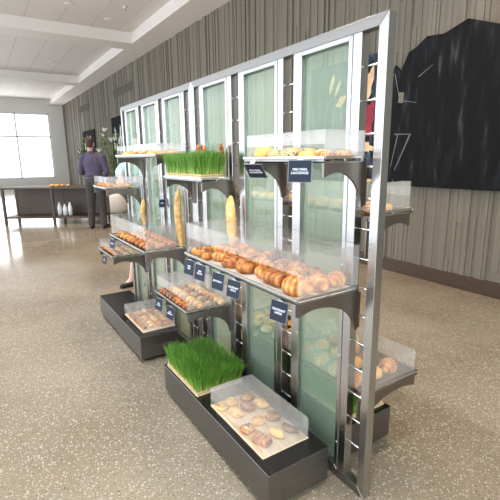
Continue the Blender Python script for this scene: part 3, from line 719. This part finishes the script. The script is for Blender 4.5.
rows('bmain', ['round_croissant', 'croissant', 'round_croissant'], [-.245, -.155, -.062], 8, 'pastry', 'on the far waist-high shelf', 'pastry', scale=.70, base=.4, jig=.4, ya=.075, yb=.075)
rows('bsmall', ['small_roll', 'small_bun', 'small_swirl'], [-.245, -.16, -.075], 5, 'small pastry', 'on the small low end shelf', 'small pastry', scale=1.1)
rows('bleft', ['muffin', 'small_swirl', 'small_bun'], [-.255, -.165, -.075], 5, 'small pastry', 'on the shelf beside the man', 'small pastry', scale=1.1)
rows('btop', [['long_bun', 'long_bun', 'long_bun', 'seed_bun']], [-.165, -.065], 8, 'bread roll', 'on the topmost far shelf', 'bread roll', scale=.86, base=0)
# wall-side shelves
rows('rtop', ['croissant', 'long_bun'], [.12, .215], 5, 'pastry', 'on the upper wall-side shelf', 'pastry', side=1, scale=.75, base=.5)
rows('rlow', ['croissant', 'bun', 'round_croissant'], [.115, .218, .322], 4, 'croissant or bun', 'on the lower wall-side shelf', 'pastry', side=1, scale=.9, base=.3)
rows('rmid', ['seed_bun', 'long_bun'], [.11, .20], 5, 'roll', 'on the second upper wall-side shelf', 'bread roll', side=1, scale=.8)
rows('rmid2', ['seed_bun', 'swirl', 'danish'], [.10, .19, .28], 4, 'pastry', 'on the second lower wall-side shelf', 'pastry', side=1, scale=.85)

# ---- small case on the far plinth
o = MB().box(-.125, .125, -.225, .225, 0, .006).obj('wooden_board', M['board'], bevel=.002); o.location = (-.21, 2.02, PZ+.0003)
tag(o, 'pale wooden board under the small pastries on the far plinth', 'board')
cover(-.334, -.086, 1.797, 2.243, PZ+.0066, .085, .034, 'clear acrylic case over small pastries on the far plinth')
rows((1.80, 2.24, BZ, .25), ['small_roll', 'small_bun', 'mini_croissant', 'small_bun'], [-.305, -.245, -.18, -.12], 6, 'small pastry', 'in the far plinth case', 'small pastry', scale=.92)

# ---- bread sticks and baguettes
BAG = [stick_mesh('baguette', .30, .031, 'pale', 4, 0), stick_mesh('baguette', .42, .027, 'pale', 5, 1), stick_mesh('baguette', .29, .025, 'pale', 4, 2), stick_mesh('bread_stick', .18, .017, 'amber', 3, 2)]
def stand_bread(name, me, foot, head, label, cat='baguette'):
    a = Vector(foot); b_ = Vector(head); dv = (b_-a).normalized()
    o = link(name, me); q = dv.to_track_quat('X', 'Z'); o.rotation_mode = 'QUATERNION'; o.rotation_quaternion = q
    ln = max(v.co.x for v in me.vertices); c = sum((v.co for v in me.vertices), Vector())/len(me.vertices)
    o.location = a + dv*ln - (q @ Vector((0, c.y, c.z)))
    return tag(o, label, cat, 'standing loaves')
stand_bread('baguette', BAG[0], (-.062, .960, .928), (-.042, .978, 1.2), 'floury baguette standing at the far end of the long croissant shelf')
stand_bread('baguette', BAG[1], (-.040, 1.737, .80), (-.032, 1.75, 1.16), 'tall floury baguette standing at the near end of the far waist-high shelf')
stand_bread('baguette', BAG[2], (-.040, 2.52, .80), (-.033, 2.535, 1.12), 'tall floury baguette standing at the far end of the far waist-high shelf')
stand_bread('bread_stick', BAG[3], (-.024, 1.435, 1.335), (-.022, 1.44, 1.52), 'brown bread stick standing behind the upper grass, leftmost one', 'bread')
stand_bread('bread_stick', BAG[3], (-.024, 1.355, 1.325), (-.022, 1.36, 1.48), 'brown bread stick standing behind the upper grass, second from left', 'bread')
stand_bread('bread_stick', BAG[3], (-.024, 1.15, 1.335), (-.022, 1.10, 1.52), 'brown bread stick standing behind the upper grass, rightmost one', 'bread')

# ------------------------------------------------------------------ navy signs
def text_mesh(s, size, m):
    c = bpy.data.curves.new('lettering', 'FONT'); c.body = s; c.size = size; c.align_x = 'CENTER'; c.align_y = 'CENTER'; c.extrude = .0003; c.space_line = .95; c.resolution_u = 3
    o = bpy.data.objects.new('tmp', c); COL.objects.link(o); bpy.context.view_layer.update()
    dg = bpy.context.evaluated_depsgraph_get(); me = bpy.data.meshes.new_from_object(o.evaluated_get(dg)); bpy.data.objects.remove(o); me.name = 'lettering'
    me.materials.clear(); me.materials.append(m); return me
def sign(loc, txt, label, w_=.082, h_=.074, tilt=.18, yawr=.16, size=.0125, rollr=0.):
    """card hanging from loc (top edge centre); faces -X"""
    t = thing('shelf_sign', loc, label, 'sign', group='navy shelf signs')
    t.rotation_euler = (Matrix.Rotation(yawr, 4, 'Z') @ Matrix.Rotation(rollr, 4, 'X') @ Matrix.Rotation(tilt, 4, 'Y')).to_euler()
    MB().box(-.001, .001, -w_/2-.0025, w_/2+.0025, -h_-.0025, .0025).obj('holder', M['navy_edge'], t)
    MB().box(-.0022, -.001, -w_/2, w_/2, -h_, 0).obj('card', M['navy'], t)
    tx = link('lettering', text_mesh(txt, size, M['white_ink']), t)
    tx.matrix_local = Matrix(((0, 0, -1, -.0026), (-1, 0, 0, 0), (0, 1, 0, -h_/2), (0, 0, 0, 1)))
    MB().box(-.001, .024, -.012, .012, .0025, .005).obj('clip', M['steel'], t)
    return t
XS = -.333
sign((XS, .148, .912), 'CROISSANT\nLARGE', 'navy sign reading CROISSANT LARGE under the near end of the long shelf')
sign((XS, .475, .912), 'CROISSANT\nMINCE', 'navy two-line sign third from the far end under the long shelf\'s edge'.replace('third', 'fourth'))
sign((XS, .615, .912), 'BUTTERFLY', 'navy one-line sign third from the far end under the long shelf')
sign((XS, .800, .912), 'MINI\nMUFFIN', 'navy sign second from the far end under the long shelf')
sign((XS, .925, .912), 'PAIN\nMINI', 'navy sign at the very far end of the long shelf')
sign((-.245, .150, 1.416), 'MIX PAIN\nLAUGENGE', 'navy sign under the near end of the topmost near shelf', yawr=.6, tilt=.1)
sign((-.238, .470, 1.400), 'MIX PAIN\nLAUGENGE', 'tilted grey-navy sign at the far end of the topmost near shelf', tilt=-.75, yawr=.45)
sign((-.318, 1.27, .549), 'MINI\nBERLINER', 'navy sign under the packed low shelf, the nearer of two', tilt=.15)
sign((-.318, 1.46, .549), 'MINI\nDANISH', 'navy sign under the packed low shelf, the farther of two', tilt=.15)
sign((-.318, 2.82, .572), 'MINI\nROLL', 'small navy sign hanging from the low end shelf', tilt=.15)
sign((-.331, 2.44, .787), 'BRIOCHE', 'small navy sign under the far end of the far waist-high shelf', tilt=.15)
sign((-.02, LAD[5]+.0, 1.12), 'PAIN', 'narrow navy sign hooked on the rungs of the far stand', w_=.05, h_=.06, tilt=.3, size=.012, yawr=.9)

# ------------------------------------------------------------------ planters with tall plants, by the wall
def planter(x, y, label, seed):
    t = thing('potted_plant', (x, y, 0), label, 'potted plant', group='white planters by the wall')
    MB().lathe([(.16, 0), (.24, .01), (.295, .10), (.315, .26), (.30, .42), (.27, .55), (.245, .56), (.245, .50), (.02, .49)], 32).obj('pot', M['ceramic'], t, smooth=True)
    MB().lathe([(.02, .495), (.24, .50), (.24, .515), (.02, .52)], 20).obj('soil', M['soil'], t)
    st = MB(); lf = MB(); rr = random.Random(seed)
    for i in range(16):
        a = rr.uniform(0, 2*PI); sp = rr.uniform(.05, .34); hh = rr.uniform(1.5, 2.25)
        p0 = Vector((.05*math.cos(a), .05*math.sin(a), .5)); p1 = Vector((sp*.5*math.cos(a), sp*.5*math.sin(a), hh*.7)); p2 = Vector((sp*math.cos(a), sp*math.sin(a), hh))
        st.cyl(p0, p1, .012, .009, 6); st.cyl(p1, p2, .009, .005, 6)
        for k in range(9):
            f = rr.uniform(.35, 1); c = p1.lerp(p2, f) if f > .5 else p0.lerp(p1, f*2)
            b_ = rr.uniform(0, 2*PI); dr = Vector((math.cos(b_), math.sin(b_), rr.uniform(-.2, .8))).normalized(); sd = dr.cross(Vector((0, 0, 1))).normalized()
            ll = rr.uniform(.14, .26); ww = ll*.16
            mid = c+dr*ll*.5+Vector((0, 0, .02)); tip = c+dr*ll-Vector((0, 0, .03))
            lf.add([c-sd*.004, c+sd*.004, mid+sd*ww, tip, mid-sd*ww, mid+Vector((0, 0, -.012))], [(0, 1, 5), (1, 2, 5), (2, 3, 5), (3, 4, 5), (4, 0, 5)])
        if i % 4 == 0:
            fl = MB()
            for k in range(6):
                b_ = k*PI/3; dr = Vector((math.cos(b_)*.5, math.sin(b_)*.5, .8)); sd = Vector((-math.sin(b_), math.cos(b_), 0))
                fl.add([p2, p2+dr*.08+sd*.022, p2+dr*.17, p2+dr*.08-sd*.022, p2+dr*.08-Vector((dr.x, dr.y, 0))*.02], [(0, 1, 4), (1, 2, 4), (2, 3, 4), (3, 0, 4)])
            fl.obj('flower', M['lily'], t)
    st.obj('stem', M['stem'], t); g = lf.obj('leaves', M['leaf'], t); g['kind'] = 'stuff'
planter(1.90, 10.58, 'white rounded planter with a tall leafy plant, standing beyond the far stand', 5)
planter(1.9, 13.9, "leafy plant in a white planter half hidden behind the man's shoulder", 9)

# ------------------------------------------------------------------ counter by the man
FACE = -YAW
t = thing('service_counter', (.55, 9.05, 0), 'dark wooden service counter in front of the man, with an open lower shelf', 'counter', FACE)
MB().box(-1.6, .62, -.02, .62, .80, .84).obj('worktop', M['dark_wood'], t, bevel=.004)
MB().box(-1.58, .60, .0, .6, .14, .18).obj('lower_shelf', M['dark_wood'], t)
MB().box(-1.58, .60, .56, .6, .18, .80).obj('back_panel', M['dark_wood'], t)
for xx in (-1.6, -.5, .56):
    MB().box(xx, xx+.05, 0, .05, 0, .80).obj('leg', M['dark_wood'], t); MB().box(xx, xx+.05, .55, .6, 0, .80).obj('leg', M['dark_wood'], t)
cR = Matrix.Rotation(FACE, 4, 'Z')
def cpt(x, y, z): return Vector((.55, 9.05, 0)) + cR @ Vector((x, y, z))
for k, (x, h) in enumerate(((-.18, .3), (-.30, .26), (-.42, .3))):
    o = MB().lathe([(.02, 0), (.045, .004), (.048, h*.6), (.03, h*.8), (.018, h*.92), (.02, h)], 18).obj('white_jug', M['ceramic'], smooth=True); o.location = cpt(x, .22, .1805)
    tag(o, 'white bottle on the counter\'s lower shelf, %s from the right' % ORD[k], 'bottle', 'white bottles under the counter')
for k, x in enumerate((-.52, -.40, -.28, -.16, .30)):
    p = cpt(x, .2, .8405); pastry('long_bun', p.x, p.y, p.z, .4*k, 'golden roll on the counter in front of the man, %s from the left' % ORD[k], 'bread roll', 'rolls on the counter', 1.1, 0)

# ------------------------------------------------------------------ people
def tcap(bm, p0, p1, r0, r1, seg=16, flat=None):
    p0 = Vector(p0); p1 = Vector(p1); ax = (p1-p0); ax = ax.normalized() if ax.length > 1e-6 else Vector((0, 0, 1))
    r = bmesh.ops.create_uvsphere(bm, u_segments=seg, v_segments=12, radius=1)
    for v in r['verts']:
        d_ = v.co.copy(); s = d_.dot(ax)
        v.co = (p0+d_*r0) if s < 0 else (p1+d_*r1)
def ell(bm, c, rx, ry, rz, rot=None):
    r = bmesh.ops.create_uvsphere(bm, u_segments=20, v_segments=14, radius=1)
    for v in r['verts']:
        q = Vector((v.co.x*rx, v.co.y*ry, v.co.z*rz))
        if rot: q = rot @ q
        v.co = q+Vector(c)
def fuse(bm, name, m, parent, vox=.01, it=4, cut=None):
    me = bpy.data.meshes.new(name); bm.to_mesh(me); bm.free(); o = bpy.data.objects.new('tmp', me); COL.objects.link(o)
    md = o.modifiers.new('r', 'REMESH'); md.mode = 'VOXEL'; md.voxel_size = vox
    ms = o.modifiers.new('s', 'SMOOTH'); ms.factor = .5; ms.iterations = it
    bpy.context.view_layer.update(); dg = bpy.context.evaluated_depsgraph_get()
    me2 = bpy.data.meshes.new_from_object(o.evaluated_get(dg)); bpy.data.objects.remove(o); me2.name = name
    me2.materials.clear(); me2.materials.append(m); me2.polygons.foreach_set('use_smooth', [True]*len(me2.polygons))
    return link(name, me2, parent)
def hand(bm, wr, dirn, upv, s=1.):
    """palm and five curled fingers; dirn = towards the finger tips, upv = back of the hand"""
    d_ = Vector(dirn).normalized(); u = Vector(upv); u = (u-d_*u.dot(d_)).normalized(); sd = d_.cross(u); w0 = Vector(wr)
    for k in (-1, 0, 1): tcap(bm, w0+sd*k*.018*s+d_*.012*s, w0+sd*k*.024*s+d_*.078*s, .016*s, .014*s, 8)
    for k, ln in ((-1.5, .062), (-.5, .074), (.5, .08), (1.5, .07)):
        a = w0+sd*k*.0185*s+d_*.080*s; b_ = a+(d_*.85-u*.3)*ln*.5*s; c = b_+(d_*.55-u*.8)*ln*.5*s
        tcap(bm, a, b_, .0095*s, .009*s, 8); tcap(bm, b_, c, .009*s, .0075*s, 8)
    a = w0+sd*.026*s+d_*.03*s; b_ = a+(sd*.8+d_*.7)*.035*s; c = b_+(d_*.9-u*.3+sd*.1)*.032*s
    tcap(bm, a, b_, .012*s, .0105*s, 8); tcap(bm, b_, c, .0105*s, .008*s, 8)
def head(bm, c, r=1., f=(0, 1, 0), lady=False):
    """head centre c facing f"""
    f = Vector(f).normalized(); s = Vector((f.y, -f.x, 0)).normalized(); u = s.cross(f).normalized(); R = Matrix((s, f, u)).transposed(); P = lambda x, y_, z: Vector(c)+R @ Vector((x, y_, z))*r
    ell(bm, P(0, -.01, .02), .078*r, .098*r, .10*r, R); ell(bm, P(0, .018, -.05), .062*r, .076*r, .075*r, R)
    ell(bm, P(0, .05, -.10), .034*r, .03*r, .025*r, R)
    tcap(bm, P(0, .088, .01), P(0, .108, -.028), .011*r, .016*r, 8)
    ell(bm, P(0, .088, -.062), .026*r, .012*r, .010*r, R)
    for k in (-1, 1):
        ell(bm, P(k*.08, -.005, -.015), .012*r, .022*r, .034*r, R); ell(bm, P(k*.032, .083, .012), .014*r, .010*r, .008*r, R)
        tcap(bm, P(k*.018, .092, .03), P(k*.05, .082, .03), .008*r, .006*r, 8)
    return P, R

# the man: seen from behind, standing at the counter
man = thing('person', (.86, 8.2, 0), 'man seen from behind in purple-grey shirt and dark trousers, at the counter', 'person', FACE)
bm = bmesh.new()
P, R_ = head(bm, (-.045, .03, 1.745), 1.05, (-.15, 1, -.12))
tcap(bm, (-.035, -.01, 1.52), (-.04, .01, 1.66), .062, .058)
ell(bm, (0, 0, 1.36), .17, .105, .19); ell(bm, (0, 0, 1.12), .155, .105, .16); ell(bm, (0, -.01, .98), .165, .115, .13)
armp = {}
for s in (-1, 1):
    sh = Vector((s*.195, -.005, 1.47)); el = Vector((s*.275, -.03 if s > 0 else .02, 1.185)); wr = Vector((s*.20, .24, 1.09))
    armp[s] = (sh, el, wr)
    tcap(bm, (s*.09, 0, 1.49), sh, .07, .062); tcap(bm, sh, el, .058, .046); tcap(bm, el, wr, .045, .030)
    hand(bm, wr, Vector((-s*.25, .9, -.35)), (0, .3, 1))
    hp = Vector((s*.092, 0, .93)); kn = Vector((s*.115, .02, .50)); an = Vector((s*.135, -.03, .09))
    tcap(bm, hp, kn, .092, .060); tcap(bm, kn, an, .058, .040); tcap(bm, an, an+Vector((s*.02, .15, -.045)), .038, .032)
body = fuse(bm, 'body', M['skin'], man, .009, 5)
bm = bmesh.new()
ell(bm, (0, 0, 1.36), .205, .135, .20); ell(bm, (0, 0, 1.22), .185, .135, .18); ell(bm, (0, -.005, 1.12), .185, .14, .09)
tcap(bm, (-.03, -.005, 1.50), (-.033, 0, 1.56), .08, .072)
for s in (-1, 1):
    sh, el, wr = armp[s]; tcap(bm, (s*.08, 0, 1.475), sh, .085, .078); tcap(bm, sh, el, .076, .062); tcap(bm, el, el.lerp(wr, .25), .060, .056)
fuse(bm, 'shirt', M['shirt'], man, .010, 4)
bm = bmesh.new()
ell(bm, (0, -.005, .99), .182, .14, .14)
for s in (-1, 1):
    tcap(bm, (s*.092, 0, .90), (s*.115, .01, .50), .108, .082); tcap(bm, (s*.115, .01, .50), (s*.135, -.025, .085), .080, .068)
fuse(bm, 'trousers', M['trousers'], man, .010, 4)
q = MB().lathe([(.165, 1.045), (.188, 1.045), (.188, 1.085), (.165, 1.085)], 28); q.v = [(x*1.0, y*.76-.004, z) for x, y, z in q.v]; q.obj('belt', M['shoe'], man)
for s in (-1, 1):
    bm = bmesh.new(); a = Vector((s*.135, -.03, 0))
    tcap(bm, a+Vector((0, -.03, .045)), a+Vector((s*.03, .17, .036)), .044, .040); tcap(bm, a+Vector((0, 0, .06)), a+Vector((0, 0, .09)), .05, .05)
    for v in bm.verts: v.co.z = max(.002, v.co.z)
    fuse(bm, 'shoe', M['shoe'], man, .008, 2)
bm = bmesh.new()
Pm = lambda x, y_, z: P(x, y_, z)
ell(bm, Pm(0, -.022, .045), .087, .100, .090, R_); ell(bm, Pm(0, -.055, -.01), .075, .058, .075, R_)
fuse(bm, 'hair', M['hair'], man, .009, 2)
q = MB(); sh, el, wr = armp[1]; dv = (wr-el).normalized(); q.cyl(wr-dv*.045, wr-dv*.02, .037, .037, 16); q.obj('wristband', M['p_red'], man)

# the woman: mostly behind the far end of the stand, reaching to the end shelf
wx, wy = .30, 3.52
def wl(x, y, z):
    d_ = Matrix.Rotation(-FACE, 4, 'Z') @ Vector((x-wx, y-wy, 0)); return Vector((d_.x, d_.y, z))
wom = thing('person', (wx, wy, 0), 'woman in a light blue top and black flat shoes, reaching over behind the far stand', 'person', FACE)
WA = wl(.14, 3.62, 0)
bm = bmesh.new()
SW = wl(.163, 3.5, 1.40)
head(bm, (-.04, .05, 1.635), .95, (-.9, -.25, -.35))
tcap(bm, (0, .02, 1.42), (-.03, .04, 1.55), .05, .048)
ell(bm, (.0, .0, 1.30), .115, .15, .18); ell(bm, (.03, 0, 1.08), .105, .13, .15); ell(bm, (.04, 0, .90), .12, .155, .14)
wa = {-1: (Vector((-.03, .16, 1.38)), Vector((.02, .22, 1.12)), Vector((-.03, .16, .90))), 1: (SW, wl(.035, 3.38, 1.285), wl(.0, 3.235, 1.25))}
for s in (-1, 1):
    sh, el, wr = wa[s]; tcap(bm, (-.01, -s*.06, 1.39), sh, .055, .048); tcap(bm, sh, el, .044, .035); tcap(bm, el, wr, .034, .024)
    hand(bm, wr, (wr-el).normalized()+Vector((0, 0, -.8)), (0, 0, 1), .9)
for s, an in ((-1, Vector((.06, .10, .075))), (1, WA+Vector((0, 0, .075)))):
    hp = Vector((.045, -s*.08, .88)); kn = Vector(((an.x*.55+.02), -s*.08*.5+an.y*.5, .46))
    tcap(bm, hp, kn, .085, .052); tcap(bm, kn, kn.lerp(an, .35), .05, .048); tcap(bm, kn.lerp(an, .35), an, .048, .03); tcap(bm, an, an+Vector((-.06, -.06, -.045)), .03, .024)
fuse(bm, 'body', M['skin_light'], wom, .009, 5)
bm = bmesh.new()
ell(bm, (.0, .0, 1.29), .135, .175, .19); ell(bm, (.03, 0, 1.09), .13, .155, .17)
for s in (-1, 1):
    sh, el, wr = wa[s]; tcap(bm, (-.01, -s*.06, 1.38), sh, .07, .066); tcap(bm, sh, sh.lerp(el, .92), .066, .058)
fuse(bm, 'blouse', M['blouse'], wom, .010, 4)
bm = bmesh.new()
ell(bm, (.04, 0, .94), .145, .18, .14); tcap(bm, (.045, .07, .86), (.03, .08, .58), .115, .115); tcap(bm, (.045, -.07, .86), (.0, -.06, .58), .115, .115)
fuse(bm, 'skirt', M['skirt'], wom, .010, 4)
for an in (Vector((.06, .10, 0)), WA):
    bm = bmesh.new(); tcap(bm, an+Vector((.025, .015, .034)), an+Vector((-.085, -.09, .024)), .036, .031)
    for v in bm.verts: v.co.z = max(.001, v.co.z)
    fuse(bm, 'shoe', M['shoe'], wom, .007, 2)
bm = bmesh.new()
ell(bm, (-.015, .055, 1.67), .098, .088, .095); ell(bm, (.045, .06, 1.605), .06, .085, .11)
fuse(bm, 'hair', M['hair'], wom, .009, 2)
